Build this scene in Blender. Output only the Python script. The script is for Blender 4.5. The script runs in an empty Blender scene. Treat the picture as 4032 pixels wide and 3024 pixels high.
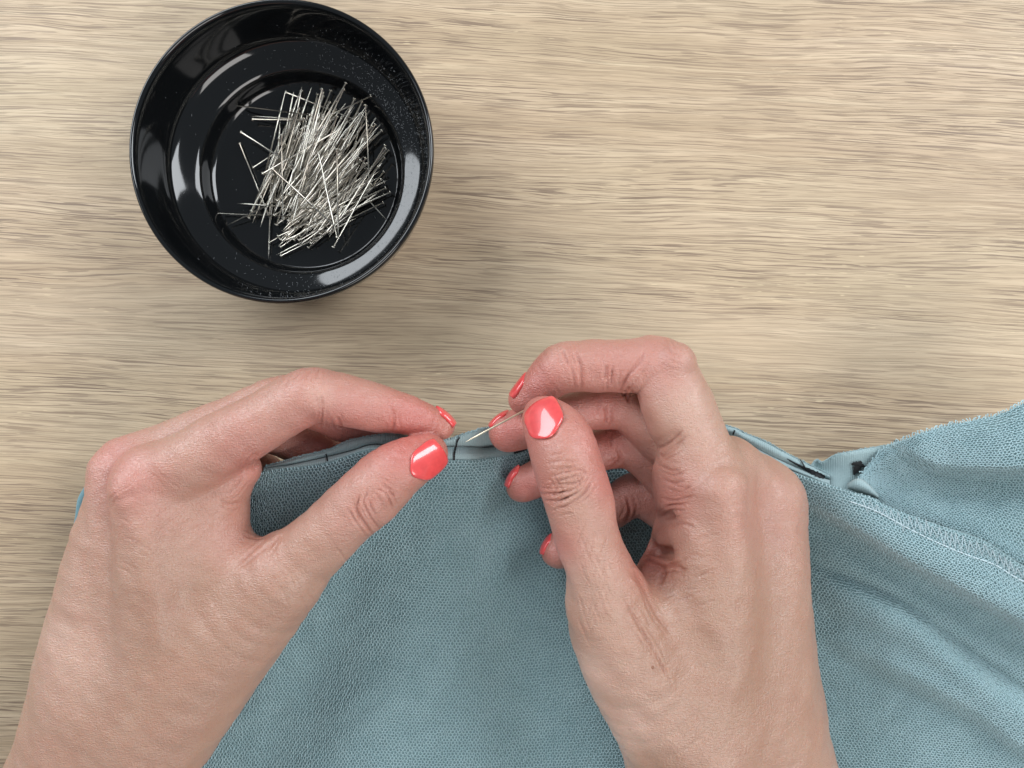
import bpy, math, random
import numpy as np
from mathutils import Vector, noise as mnoise

rng = np.random.default_rng(7)
random.seed(7)
sc = bpy.context.scene
MM = 0.001

# ------------------------------------------------------------------ camera
H = 290.0            # camera height above the table, mm
F = 2912.0           # focal length in photo pixels (26 mm equivalent)
cam = bpy.data.cameras.new('camera')
cam.sensor_width = 36.0
cam.lens = 26.0
cam.clip_start = 0.005
cam.clip_end = 20.0
camo = bpy.data.objects.new('camera', cam)
camo.location = (0, 0, H * MM)
sc.collection.objects.link(camo)
sc.camera = camo

# ------------------------------------------------------------------ light
w = bpy.data.worlds.new('World'); sc.world = w
w.use_nodes = True
bg = w.node_tree.nodes['Background']
bg.inputs[0].default_value = (0.80, 0.90, 1.0, 1)
bg.inputs[1].default_value = 0.27


def area(name, loc, target, sx, sy, power, col):
    l = bpy.data.lights.new(name, 'AREA')
    l.shape = 'RECTANGLE'; l.size = sx; l.size_y = sy
    l.energy = power; l.color = col
    o = bpy.data.objects.new(name, l)
    o.location = loc
    d = Vector(target) - Vector(loc)
    o.rotation_euler = d.to_track_quat('-Z', 'Y').to_euler()
    sc.collection.objects.link(o)
    return o


area('window_light', (-0.80, 0.68, 0.72), (0, 0, 0.02), 1.0, 0.75, 18.0, (0.90, 0.955, 1.0))
area('far_window_light', (0.88, 0.50, 0.80), (0, 0, 0.02), 0.50, 0.75, 12.5, (0.92, 0.96, 1.0))
area('room_light', (0.50, -0.80, 0.95), (0, 0, 0.02), 0.75, 0.60, 9.0, (1.0, 0.97, 0.94))
sc.view_settings.view_transform = 'Standard'
sc.view_settings.look = 'None'
sc.view_settings.exposure = 0.0
sc.view_settings.gamma = 1.0


# ------------------------------------------------------------------ helpers
def P(px, py, z):
    k = (H - z) / F
    return np.array([(px - 2016.0) * k, (1512.0 - py) * k, z])


def Pa(px, py, z):
    px = np.asarray(px, float); py = np.asarray(py, float); z = np.asarray(z, float)
    k = (H - z) / F
    return np.stack([(px - 2016.0) * k, (1512.0 - py) * k, z + 0 * px], -1)


def to_px(V):
    k = F / (H - V[:, 2])
    return np.stack([2016.0 + V[:, 0] * k, 1512.0 - V[:, 1] * k], -1)


def mesh_obj(name, verts, faces, mat, parent=None, origin=(0, 0, 0), smooth=True, kind=None):
    """verts in mm, world space; origin = world position in mm of the object's origin."""
    org = np.asarray(origin, float)
    me = bpy.data.meshes.new(name)
    v = np.asarray(verts, float)
    base = org if parent is None else np.array(parent['org'])
    if parent is not None:
        org = base
    v = (v - org) * MM
    if isinstance(faces, np.ndarray):
        nf, k = faces.shape
        me.vertices.add(len(v)); me.vertices.foreach_set('co', v.astype(np.float32).ravel())
        me.loops.add(nf * k); me.loops.foreach_set('vertex_index', faces.astype(np.int32).ravel())
        me.polygons.add(nf)
        me.polygons.foreach_set('loop_start', np.arange(0, nf * k, k, dtype=np.int32))
        me.update(calc_edges=True); me.validate()
    else:
        me.from_pydata([tuple(p) for p in v], [], faces)
        me.update()
    me.polygons.foreach_set('use_smooth', np.full(len(me.polygons), smooth, dtype=bool))
    if mat: me.materials.append(mat)
    o = bpy.data.objects.new(name, me)
    sc.collection.objects.link(o)
    if parent is None:
        o.location = tuple(org * MM)
        o['org'] = [float(a) for a in org]
    else:
        o.parent = parent
        o['org'] = [float(a) for a in base]
    if kind: o['kind'] = kind
    return o


def empty(name, loc):
    o = bpy.data.objects.new(name, None)
    o.empty_display_size = 0.01
    sc.collection.objects.link(o)
    o.location = tuple(np.array(loc) * MM)
    o['org'] = [float(a) for a in loc]
    return o


def tag(o, label=None, cat=None, group=None, kind=None):
    if label: o['label'] = label
    if cat: o['category'] = cat
    if group: o['group'] = group
    if kind: o['kind'] = kind
    return o


def catmull(pts, n):
    """pts (k,d) -> resampled with n segments per span"""
    p = np.asarray(pts, float)
    p = np.vstack([2 * p[0] - p[1], p, 2 * p[-1] - p[-2]])
    out = []
    for i in range(1, len(p) - 2):
        for j in range(n):
            t = j / n
            a, b, c, d = p[i - 1], p[i], p[i + 1], p[i + 2]
            out.append(0.5 * (2 * b + (c - a) * t + (2 * a - 5 * b + 4 * c - d) * t * t + (3 * b - a - 3 * c + d) * t ** 3))
    out.append(p[-2])
    return np.array(out)


def tube(pts, r, sides=6, caps=True):
    """tube along points (n,3), r scalar or (n,)"""
    p = np.asarray(pts, float); n = len(p)
    r = np.broadcast_to(np.asarray(r, float), (n,))
    t = np.gradient(p, axis=0); t /= np.linalg.norm(t, axis=1)[:, None] + 1e-12
    up = np.array([0.13, 0.21, 0.97])
    a = np.cross(t, up); a /= np.linalg.norm(a, axis=1)[:, None] + 1e-12
    b = np.cross(a, t)
    th = np.arange(sides) / sides * 2 * math.pi
    V = p[:, None, :] + r[:, None, None] * (np.cos(th)[None, :, None] * a[:, None, :] + np.sin(th)[None, :, None] * b[:, None, :])
    V = V.reshape(-1, 3)
    fs = []
    for i in range(n - 1):
        for j in range(sides):
            k = (j + 1) % sides
            fs.append((i * sides + j, i * sides + k, (i + 1) * sides + k, (i + 1) * sides + j))
    V = [tuple(q) for q in V]
    if caps:
        fs.append(tuple(range(sides))[::-1] if False else tuple(range(sides)))
        fs.append(tuple((n - 1) * sides + j for j in range(sides))[::-1])
    return V, fs


class MB:
    def __init__(s): s.v = []; s.f = []
    def add(s, v, f):
        o = len(s.v); s.v += [tuple(q) for q in v]; s.f += [tuple(i + o for i in q) for q in f]
    def build(s, name, mat, parent=None, **k): return mesh_obj(name, s.v, s.f, mat, parent, **k)


# ------------------------------------------------------------------ material helpers
class NT:
    def __init__(s, name):
        s.m = bpy.data.materials.new(name); s.m.use_nodes = True
        s.t = s.m.node_tree; s.b = s.t.nodes['Principled BSDF']
    def n(s, typ, ins=None, **props):
        nd = s.t.nodes.new(typ)
        for k, v in props.items(): setattr(nd, k, v)
        if ins:
            for k, v in ins.items(): s.set(nd.inputs[k], v)
        return nd
    def set(s, sock, v):
        if isinstance(v, bpy.types.NodeSocket): s.t.links.new(v, sock)
        else: sock.default_value = v
    def bs(s, **k):
        for a, v in k.items(): s.set(s.b.inputs[a.replace('_', ' ')], v)
    def math(s, op, a, b=0.0, c=None, clamp=False):
        nd = s.t.nodes.new('ShaderNodeMath'); nd.operation = op; nd.use_clamp = clamp
        s.set(nd.inputs[0], a); s.set(nd.inputs[1], b)
        if c is not None: s.set(nd.inputs[2], c)
        return nd.outputs[0]
    def ramp(s, fac, stops):
        nd = s.t.nodes.new('ShaderNodeValToRGB'); cr = nd.color_ramp
        while len(cr.elements) < len(stops): cr.elements.new(0.5)
        for e, (p, c) in zip(cr.elements, stops):
            e.position = p
            e.color = (c, c, c, 1) if not isinstance(c, tuple) else (*c, 1)
        s.set(nd.inputs[0], fac)
        return nd.outputs[0]
    def mix(s, fac, a, b, mode='MIX'):
        nd = s.t.nodes.new('ShaderNodeMix'); nd.data_type = 'RGBA'; nd.blend_type = mode
        s.set(nd.inputs[0], fac); 
        for sock, v in ((nd.inputs[6], a), (nd.inputs[7], b)):
            if isinstance(v, tuple): v = (*v, 1) if len(v) == 3 else v
            s.set(sock, v)
        return nd.outputs[2]
    def coords(s, scale=(1, 1, 1), rot=(0, 0, 0), loc=(0, 0, 0), src='Object'):
        tc = s.n('ShaderNodeTexCoord')
        mp = s.n('ShaderNodeMapping', {'Vector': tc.outputs[src], 'Scale': scale, 'Rotation': rot, 'Location': loc})
        return mp.outputs[0]
    def noise(s, vec, scale, detail=3, rough=0.5, dist=0.0):
        return s.n('ShaderNodeTexNoise', {'Vector': vec, 'Scale': scale, 'Detail': detail, 'Roughness': rough, 'Distortion': dist}).outputs[0]
    def bump(s, h, strength, dist, nrm=None):
        ins = {'Height': h, 'Strength': strength, 'Distance': dist}
        if nrm is not None: ins['Normal'] = nrm
        return s.n('ShaderNodeBump', ins).outputs[0]


def wood_material():
    t = NT('oak_wood')
    # object coordinates in metres -> grain axis along x, slightly turned
    base = t.coords(rot=(0, 0, math.radians(2.6)))
    # waviness: shift the cross-grain coordinate by slow noise
    nv = t.n('ShaderNodeVectorMath', {0: base, 1: (4.5, 22, 1)}, operation='MULTIPLY').outputs[0]
    wob = t.noise(nv, 1.0, 2, 0.5)
    wob2 = t.noise(t.n('ShaderNodeVectorMath', {0: base, 1: (24, 110, 1)}, operation='MULTIPLY').outputs[0], 1.0, 2, 0.5)
    sep = t.n('ShaderNodeSeparateXYZ', {0: base})
    y = t.math('ADD', sep.outputs[1], t.math('MULTIPLY', t.math('SUBTRACT', wob, 0.5), 0.014))
    y = t.math('ADD', y, t.math('MULTIPLY', t.math('SUBTRACT', wob2, 0.5), 0.0026))
    vec = t.n('ShaderNodeCombineXYZ', {0: sep.outputs[0], 1: y, 2: 0.0}).outputs[0]
    def st(sx, sy, off=(0, 0, 0)):
        a = t.n('ShaderNodeVectorMath', {0: vec, 1: (sx, sy, 1)}, operation='MULTIPLY').outputs[0]
        return t.n('ShaderNodeVectorMath', {0: a, 1: off}, operation='ADD').outputs[0]
    wide = t.noise(st(4, 42), 1.0, 3, 0.55)            # broad bands
    mid = t.noise(st(12, 480, (3, 7, 0)), 1.0, 5, 0.66)   # streaks
    fine = t.noise(st(42, 1500, (9, 1, 0)), 1.0, 3, 0.6) # fibres
    blot = t.noise(st(5, 14, (1, 8, 0)), 1.0, 2, 0.5)
    col = t.ramp(wide, [(0.30, (0.44, 0.325, 0.208)), (0.50, (0.53, 0.396, 0.265)), (0.70, (0.60, 0.465, 0.325))])
    col = t.mix(t.ramp(mid, [(0.46, 0.0), (0.60, 0.48)]), col, (0.37, 0.262, 0.165))
    col = t.mix(t.ramp(mid, [(0.28, 0.55), (0.44, 0.0)]), col, (0.70, 0.57, 0.385))
    col = t.mix(t.ramp(fine, [(0.46, 0.0), (0.64, 0.30)]), col, (0.30, 0.215, 0.14))
    col = t.mix(t.ramp(blot, [(0.40, 0.0), (0.65, 0.28)]), col, (0.53, 0.45, 0.30))
    lines = t.noise(st(8, 1300, (5, 31, 0)), 1.0, 3, 0.6)
    col = t.mix(t.ramp(lines, [(0.50, 0.0), (0.58, 0.34)]), col, (0.29, 0.215, 0.14))
    # pores: short dark dashes
    p1 = t.noise(st(55, 2500, (4, 2, 0)), 1.0, 1, 0.4)
    p2 = t.noise(st(27, 1600, (14, 22, 0)), 1.0, 2, 0.5)
    gate = t.ramp(t.noise(st(9, 85, (21, 3, 0)), 1.0, 2, 0.5), [(0.36, 0.45), (0.60, 1.0)])
    d1 = t.ramp(p1, [(0.57, 0.0), (0.60, 1.0)])
    d2 = t.ramp(p2, [(0.575, 0.0), (0.605, 1.0)])
    dash = t.math('MULTIPLY', t.math('MAXIMUM', t.math('MULTIPLY', d1, 0.75), d2), gate)
    # a calmer figure with sparse pores runs across the middle of the board
    calm = t.math('MULTIPLY', t.ramp(t.math('ADD', t.math('MULTIPLY', y, 10.0), 0.5), [(0.52, 0.0), (0.57, 1.0)]), t.ramp(t.math('ADD', t.math('MULTIPLY', y, 10.0), 0.5), [(0.80, 1.0), (0.84, 0.0)]))
    dash = t.math('MULTIPLY', dash, t.math('SUBTRACT', 1.0, t.math('MULTIPLY', calm, 0.40)))
    col = t.mix(t.math('MULTIPLY', calm, 0.18), col, (0.58, 0.475, 0.335))
    col = t.mix(t.math('MULTIPLY', dash, 0.80), col, (0.165, 0.112, 0.078))
    # light filled flecks
    p3 = t.noise(st(160, 1300, (40, 12, 0)), 1.0, 1, 0.4)
    fl = t.math('MULTIPLY', t.ramp(p3, [(0.69, 0.0), (0.74, 1.0)]), t.ramp(t.noise(st(12, 60, (2, 33, 0)), 1.0, 1, 0.5), [(0.55, 0.0), (0.62, 1.0)]))
    col = t.mix(t.math('MULTIPLY', fl, 0.5), col, (0.74, 0.60, 0.38))
    hgt = t.math('SUBTRACT', t.math('MULTIPLY', fine, 0.35), t.math('MULTIPLY', dash, 0.9))
    t.bs(Base_Color=col, Roughness=t.math('ADD', 0.46, t.math('MULTIPLY', mid, 0.15)), Normal=t.bump(hgt, 0.35, 0.00025))
    t.b.inputs['Specular IOR Level'].default_value = 0.4
    return t.m


def glaze_material():
    t = NT('black_glaze')
    c = t.coords()
    n1 = t.noise(c, 1400, 2, 0.5)
    t.bs(Base_Color=(0.004, 0.0045, 0.005, 1), Roughness=0.075, Normal=t.bump(t.noise(c, 60, 2, 0.5), 0.05, 0.001))
    t.b.inputs['Specular IOR Level'].default_value = 0.55
    return t.m


def steel_material(name, col, rough):
    t = NT(name)
    n1 = t.noise(t.coords(), 300, 2, 0.5)
    t.bs(Base_Color=(*col, 1), Metallic=1.0, Roughness=t.math('ADD', rough, t.math('MULTIPLY', n1, 0.1)))
    return t.m


def cloth_material(name, col, col2, rib=False, rough=0.92):
    t = NT(name)
    c = t.coords()
    n1 = t.noise(c, 90, 3, 0.6); n2 = t.noise(c, 2600, 2, 0.6)
    n3 = t.noise(c, 900, 2, 0.5)
    f = t.math('ADD', t.math('MULTIPLY', n1, 0.4), t.math('MULTIPLY', n2, 0.6))
    t.bs(Base_Color=t.ramp(f, [(0.35, col2), (0.62, col)]), Roughness=rough)
    t.b.inputs['Sheen Weight'].default_value = 0.25
    t.b.inputs['Sheen Roughness'].default_value = 0.5
    if rib:
        uv = t.n('ShaderNodeTexCoord').outputs['UV']
        wv = t.n('ShaderNodeTexWave', {'Vector': uv, 'Scale': 1.0, 'Distortion': 0.4, 'Detail': 1.0}, bands_direction='X')
        wv2 = t.n('ShaderNodeTexWave', {'Vector': uv, 'Scale': 1.3, 'Distortion': 0.4, 'Detail': 1.0}, bands_direction='Y')
        h = t.math('ADD', wv.outputs[1], t.math('MULTIPLY', wv2.outputs[1], 0.5))
        t.bs(Normal=t.bump(h, 0.5, 0.0002))
    else:
        t.bs(Normal=t.bump(t.math('ADD', n2, n3), 0.5, 0.0003))
    t.b.inputs['Specular IOR Level'].default_value = 0.2
    return t.m


def skin_material():
    t = NT('skin')
    at = t.n('ShaderNodeAttribute', attribute_name='skin').outputs[0]
    c = t.coords()
    mot = t.noise(c, 110, 4, 0.6)
    mot2 = t.noise(c, 700, 2, 0.6)
    col = t.mix(t.ramp(mot, [(0.38, 0.0), (0.62, 0.55)]), at, t.mix(1.0, at, (0.93, 0.83, 0.80), 'MULTIPLY'))
    col = t.mix(t.ramp(mot2, [(0.55, 0.0), (0.75, 0.18)]), col, t.mix(1.0, at, (1.12, 1.10, 1.06), 'MULTIPLY'))
    # freckles
    vf = t.n('ShaderNodeTexVoronoi', {'Vector': c, 'Scale': 115.0, 'Randomness': 1.0})
    fr = t.math('MULTIPLY', t.ramp(vf.outputs[0], [(0.03, 1.0), (0.075, 0.0)]), t.ramp(t.noise(c, 60, 1, 0.5), [(0.52, 0.0), (0.60, 1.0)]))
    col = t.mix(t.math('MULTIPLY', fr, 0.35), col, (0.26, 0.12, 0.07))
    # skin relief: cell network + fine lines in two stretched directions
    v1 = t.n('ShaderNodeTexVoronoi', {'Vector': t.n('ShaderNodeVectorMath', {0: c, 1: (1.0, 1.5, 1.0)}, operation='MULTIPLY').outputs[0], 'Scale': 900.0, 'Randomness': 1.0}, feature='DISTANCE_TO_EDGE')
    v2 = t.n('ShaderNodeTexVoronoi', {'Vector': c, 'Scale': 1900.0, 'Randomness': 1.0}, feature='DISTANCE_TO_EDGE')
    def ridged(sc_, rot):
        n_ = t.noise(t.coords(scale=sc_, rot=(0, 0, math.radians(rot))), 1.0, 2, 0.5)
        return t.math('POWER', t.math('ABSOLUTE', t.math('SUBTRACT', t.math('MULTIPLY', n_, 2.0), 1.0)), 0.6)
    l1 = ridged((420, 1700, 900), 34); l2 = ridged((1500, 400, 900), 8); l3 = ridged((140, 900, 500), -14)
    n0 = t.noise(c, 240, 3, 0.55)
    h = t.math('ADD', t.math('MULTIPLY', t.ramp(v1.outputs[0], [(0.0, 0.0), (0.25, 1.0)]), 0.30), t.math('MULTIPLY', t.ramp(v2.outputs[0], [(0.0, 0.0), (0.3, 1.0)]), 0.12))
    h = t.math('ADD', h, t.math('ADD', t.math('MULTIPLY', l1, 0.8), t.math('MULTIPLY', l2, 0.6)))
    h = t.math('ADD', h, t.math('MULTIPLY', l3, 0.3))
    h = t.math('ADD', h, t.math('MULTIPLY', n0, 0.3))
    t.bs(Base_Color=col, Roughness=t.math('ADD', 0.27, t.math('MULTIPLY', mot2, 0.20)), Normal=t.bump(h, 0.8, 0.00024))
    t.b.inputs['Specular IOR Level'].default_value = 0.75
    t.b.inputs['Coat Weight'].default_value = 0.12
    t.b.inputs['Coat Roughness'].default_value = 0.28
    t.b.inputs['Subsurface Weight'].default_value = 0.35
    t.b.inputs['Subsurface Radius'].default_value = (1.0, 0.35, 0.2)
    t.b.inputs['Subsurface Scale'].default_value = 0.003
    return t.m


def simple(name, col, rough=0.5, **k):
    t = NT(name)
    n1 = t.noise(t.coords(), 500, 2, 0.5)
    dk = tuple(a * 0.85 for a in col)
    t.bs(Base_Color=t.ramp(n1, [(0.3, dk), (0.7, col)]), Roughness=rough)
    for a, v in k.items(): t.b.inputs[a.replace('_', ' ')].default_value = v
    return t.m


M_wood = wood_material()
M_glaze = glaze_material()
M_steel = steel_material('pin_steel', (0.60, 0.565, 0.50), 0.2)
M_brass = steel_material('held_pin_metal', (0.95, 0.86, 0.66), 0.36)
M_skin = skin_material()
M_base = cloth_material('terry_ground', (0.21, 0.32, 0.335), (0.165, 0.265, 0.28))
M_loop = cloth_material('terry_loop_yarn', (0.50, 0.665, 0.70), (0.38, 0.55, 0.59))
M_jersey = cloth_material('jersey_face', (0.36, 0.475, 0.49), (0.30, 0.41, 0.425), rib=True)
M_thread = cloth_material('pale_thread', (0.66, 0.76, 0.80), (0.55, 0.67, 0.71))
M_fuzz = cloth_material('raw_edge_yarn', (0.37, 0.50, 0.52), (0.29, 0.43, 0.46))
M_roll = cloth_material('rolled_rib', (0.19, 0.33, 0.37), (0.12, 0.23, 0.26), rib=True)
M_ink = simple('black_ink', (0.008, 0.008, 0.010), 0.7)
M_nail = simple('coral_polish', (0.78, 0.082, 0.082), 0.24, Coat_Weight=1.0, Coat_Roughness=0.03)
M_lint = simple('lint', (0.22, 0.23, 0.24), 0.9)

# ------------------------------------------------------------------ table
tw, td, th = 620.0, 420.0, 26.0
tv = []
for (z, e) in ((0, 2.0), (-2.0, 0.0), (-th, 0.0)):
    tv += [(-tw + e, -td + e, z), (tw - e, -td + e, z), (tw - e, td - e, z), (-tw + e, td - e, z)]
tf = [(0, 1, 2, 3), (11, 10, 9, 8)]
for r in (0, 4):
    for i in range(4):
        j = (i + 1) % 4
        tf.append((r + j, r + i, r + 4 + i, r + 4 + j))
tab = mesh_obj('table_top', tv, tf, M_wood, smooth=False, kind='structure')

# ------------------------------------------------------------------ bowl
BC = np.array([-79.1, 79.9, 0.0])


def lathe(profile, n, center):
    V = []; Fc = []
    m = len(profile)
    for i in range(n):
        a = 2 * math.pi * i / n
        for r, z in profile:
            V.append((center[0] + r * math.cos(a), center[1] + r * math.sin(a), center[2] + z))
    for i in range(n):
        k = (i + 1) % n
        for j in range(m - 1):
            Fc.append((i * m + j, i * m + j + 1, k * m + j + 1, k * m + j))
    return V, Fc


ctrl = [(0.01, 4.8), (20, 4.8), (33.2, 4.9), (35.4, 5.3), (36.6, 6.6), (37.1, 9.0), (37.7, 11.6), (38.6, 12.8), (40.6, 13.9),
        (43.8, 15.6), (46.2, 17.2), (47.4, 19.2), (48.2, 22.4), (49.0, 27.5), (49.7, 33.0), (50.1, 35.4), (50.8, 36.8), (51.5, 37.1), (52.1, 36.6),
        (52.3, 35.4), (52.0, 33.4), (51.5, 31.0), (50.8, 27.0), (49.4, 20.5), (46.8, 13.5), (43.4, 7.6), (41.0, 4.2), (40.2, 1.4), (39.4, 0.25), (37.5, 0.0), (36.8, 0.7), (36.0, 1.6), (20, 1.8), (0.01, 1.8)]
pr = catmull(np.array(ctrl), 3)
pr[:, 0] = np.maximum(pr[:, 0], 0.01)
bv, bf = lathe([tuple(q) for q in pr], 160, BC)
bowl = mesh_obj('bowl', bv, bf, M_glaze, origin=BC)
tag(bowl, 'glossy black round bowl full of steel pins on the oak table', 'bowl')

# lint and dust sticking to the inner slope
PR_in = np.array([(c[0], c[1]) for c in ctrl ][:14])
lint = MB()
for i in range(1250):
    if i < 1130: a = random.gauss(0.45, 0.55) if random.random() < 0.7 else random.gauss(-1.0, 0.6)
    else: a = random.uniform(0, 2 * math.pi)
    r = random.uniform(39.0, 51.0) if i < 1190 else random.uniform(2, 37)
    z = float(np.interp(r, PR_in[:, 0], PR_in[:, 1])) + 0.10
    p = BC + np.array([r * math.cos(a), r * math.sin(a), z])
    q = []
    d = random.uniform(0, 6.28); L = random.choice([0.10, 0.14, 0.18, 0.45]) ; wd = 0.05
    c_, s_ = math.cos(d), math.sin(d)
    for (u, v_) in ((-L, -wd), (L, -wd * 0.5), (L * 0.7, wd), (-L * 0.8, wd)):
        q.append((p[0] + u * c_ - v_ * s_, p[1] + u * s_ + v_ * c_, p[2] + random.uniform(0.02, 0.10)))
    lint.add(q, [(0, 1, 2, 3)])
lint.build('lint', M_lint, bowl, kind='stuff')

# ------------------------------------------------------------------ pins
L_PIN = 32.5


def pin_mesh(name, mat, L=L_PIN, r=0.30):
    V = []; Fc = []
    S = 8
    prof = [(0.0, 0.0), (0.55, 0.02), (0.80, 0.16), (0.80, 0.36), (0.55, 0.55), (r, 0.70), (r, L - 4.5), (r * 0.7, L - 2.2), (0.03, L)]
    for (rr, x) in prof:
        rr = max(rr, 0.01)
        for j in range(S):
            a = 2 * math.pi * j / S
            V.append((x * MM, rr * math.cos(a) * MM, rr * math.sin(a) * MM))
    for i in range(len(prof) - 1):
        for j in range(S):
            k = (j + 1) % S
            Fc.append((i * S + j, (i + 1) * S + j, (i + 1) * S + k, i * S + k))
    me = bpy.data.meshes.new(name); me.from_pydata(V, [], Fc); me.update()
    me.polygons.foreach_set('use_smooth', [True] * len(me.polygons))
    me.materials.append(mat)
    return me


pin_me = pin_mesh('pin', M_steel)
BEND = 0


def place_pin(head, direction, label, group='steel pins in the black bowl', me=pin_me):
    o = bpy.data.objects.new('pin', me)
    sc.collection.objects.link(o)
    o.location = tuple(np.array(head) * MM)
    d = Vector(tuple(float(a) for a in direction))
    o.rotation_euler = d.to_track_quat('X', 'Z').to_euler()
    tag(o, label, 'pin', group)
    return o


def z7(zx, zy): return 750 + zx * 0.4821, 250 + zy * 0.4821


FLOOR_Z = 5.2
# outliers traced one by one: (head xy, point xy) in close-up units, z at head, z at point, label
outl = [
    ((1480, 262), (850, 560), 15.5, 11.5, 'steel pin whose head leans on the upper right wall of the black bowl'),
    ((410, 560), (985, 925), 12.5, 14.5, 'steel pin slanting down rightwards across the upper left of the pile'),
    ((400, 650), (620, 1200), 9.0, 9.6, 'short looking steel pin alone on the bare left bowl floor, head up'),
    ((985, 422), (305, 335), 13.5, 9.5, 'topmost steel pin pointing left from the pile over bare bowl floor'),
    ((505, 455), (1180, 462), 10.5, 13.0, 'nearly level steel pin with its head at the left near the top of the pile'),
    ((1150, 470), (470, 428), 13.0, 10.0, 'nearly level steel pin pointing left just above its twin'),
    ((1040, 1188), (345, 1140), 14.0, 10.0, 'level steel pin pointing left below the middle of the pile'),
    ((835, 1250), (155, 1222), 11.0, 9.0, 'lowest level steel pin, its point farthest left over bare floor'),
    ((880, 1035), (265, 1340), 14.0, 9.0, 'steel pin pointing down left out of the lower left of the pile'),
    ((658, 900), (638, 1580), 9.2, 8.6, 'upright lying steel pin pointing straight down at the lower left'),
    ((1430, 335), (1462, 1000), 13.5, 11.5, 'pale steel pin near the upper right bowl wall, head up'),
    ((742, 580), (755, 1250), 15.5, 13.0, 'pale steel pin lying upright across the left part of the pile'),
    ((1195, 695), (1206, 1360), 16.5, 14.5, 'pale upright steel pin right of the middle of the pile'),
    ((1199, 1425), (1052, 768), 13.0, 17.5, 'pale steel pin meeting its upright twin at the lower right'),
    ((1165, 1505), (1500, 905), 12.0, 15.5, 'brightest steel pin at the lower right edge of the pile'),
    ((1595, 665), (1240, 1245), 15.0, 14.5, 'bright steel pin with its head at the right edge of the pile'),
    ((1272, 155), (930, 730), 13.5, 13.0, 'steel pin with the highest head, above the pile'),
    ((1075, 205), (900, 850), 14.0, 15.5, 'bright steel pin with a large head at the top middle of the pile'),
    ((1130, 760), (1535, 1205), 9.0, 9.0, 'steel pin pointing down right towards the lower right bowl wall'),
    ((672, 862), (1185, 1335), 15.8, 15.0, 'long dark steel pin slanting down right over the middle of the pile'),
    ((780, 235), (1400, 480), 10.0, 12.0, 'steel pin slanting down right across the top of the pile'),
    ((735, 1572), (1340, 1270), 9.0, 10.5, 'lowest steel pin of the pile, lying flat'),
    ((1320, 1250), (708, 1562), 9.5, 8.8, None),
    ((712, 1412), (1320, 1140), 10.0, 12.0, None),
    ((782, 1440), (1400, 1160), 10.0, 11.8, None),
    ((585, 900), (1180, 560), 14.0, 16.0, 'bright steel pin rising to the right from the left edge of the pile'),
    ((1040, 545), (840, 1190), 16.2, 15.0, None),
    ((1255, 205), (960, 810), 13.2, 12.5, None),
    ((510, 850), (1090, 470), 9.2, 12.0, None),
    ((1600, 1015), (1000, 1290), 10.5, 11.0, None),
    ((1585, 880), (1390, 1110), 11.5, 10.0, None),
    ((1540, 840), (1120, 1370), 13.8, 13.2, None),
    ((1565, 945), (1080, 1400), 12.8, 11.8, None),
]
PILE = 'steel pin among many lying crosswise in the dense pile in the bowl'
for (a, b, za, zb, lab) in outl:
    A = P(*z7(*a), za - (1.2 if za > 12 else 2.5)); B = P(*z7(*b), zb - (1.2 if zb > 12 else 2.5))
    place_pin(A, B - A, lab or PILE)
# the dense pile: fans of near-parallel pins
NP = 200
for i in range(NP):
    u = random.random()
    if u < 0.36:     # left steep fan
        cx = random.uniform(640, 1010) ; cy = random.uniform(520, 1020)
        cx += (800 - cy) * 0.16
        ang = random.gauss(71, 6); lab = 'steel pin among the steep near-parallel ones at the left of the pile in the bowl'
    elif u < 0.80:   # middle and right
        cx = random.uniform(930, 1390); cy = random.uniform(590, 1130)
        ang = random.gauss(56, 7); lab = 'slanting steel pin among many at the middle and right of the pile'
    else:            # lower fan
        cx = random.uniform(930, 1330); cy = random.uniform(1040, 1310)
        cx += (1170 - cy) * 0.25
        ang = random.gauss(33, 7); lab = 'steel pin among the flatter fan at the bottom of the pile in the bowl'
    if random.random() < 0.5: ang += 180
    k = i / NP
    z = FLOOR_Z + 0.9 + 6.6 * k * max(0.25, 1 - (((cx - 1050) / 620) ** 2 + ((cy - 830) / 600) ** 2)) + random.uniform(-0.3, 0.3)
    c = P(*z7(cx, cy), z)
    tilt = random.gauss(0, 2.4)
    d = np.array([math.cos(math.radians(ang)), math.sin(math.radians(ang)), math.tan(math.radians(tilt))])
    d /= np.linalg.norm(d)
    A = c - d * L_PIN / 2; B = c + d * L_PIN / 2
    # keep inside the bowl well
    for _ in range(12):
        ra = np.linalg.norm((A - BC)[:2]); rb = np.linalg.norm((B - BC)[:2])
        m = max(ra, rb)
        if m <= 35.6: break
        e = A if ra > rb else B
        sh = (e - BC)[:2] / m * (m - 35.3)
        A[:2] -= sh; B[:2] -= sh
    A[2] = max(A[2], FLOOR_Z + 0.6); B[2] = max(B[2], FLOOR_Z + 0.3)
    place_pin(A, B - A, lab)

# ------------------------------------------------------------------ SDF hands
def smin(a, b, k):
    h = np.clip(0.5 + 0.5 * (b - a) / k, 0, 1)
    return b + (a - b) * h - k * h * (1 - h)


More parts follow.
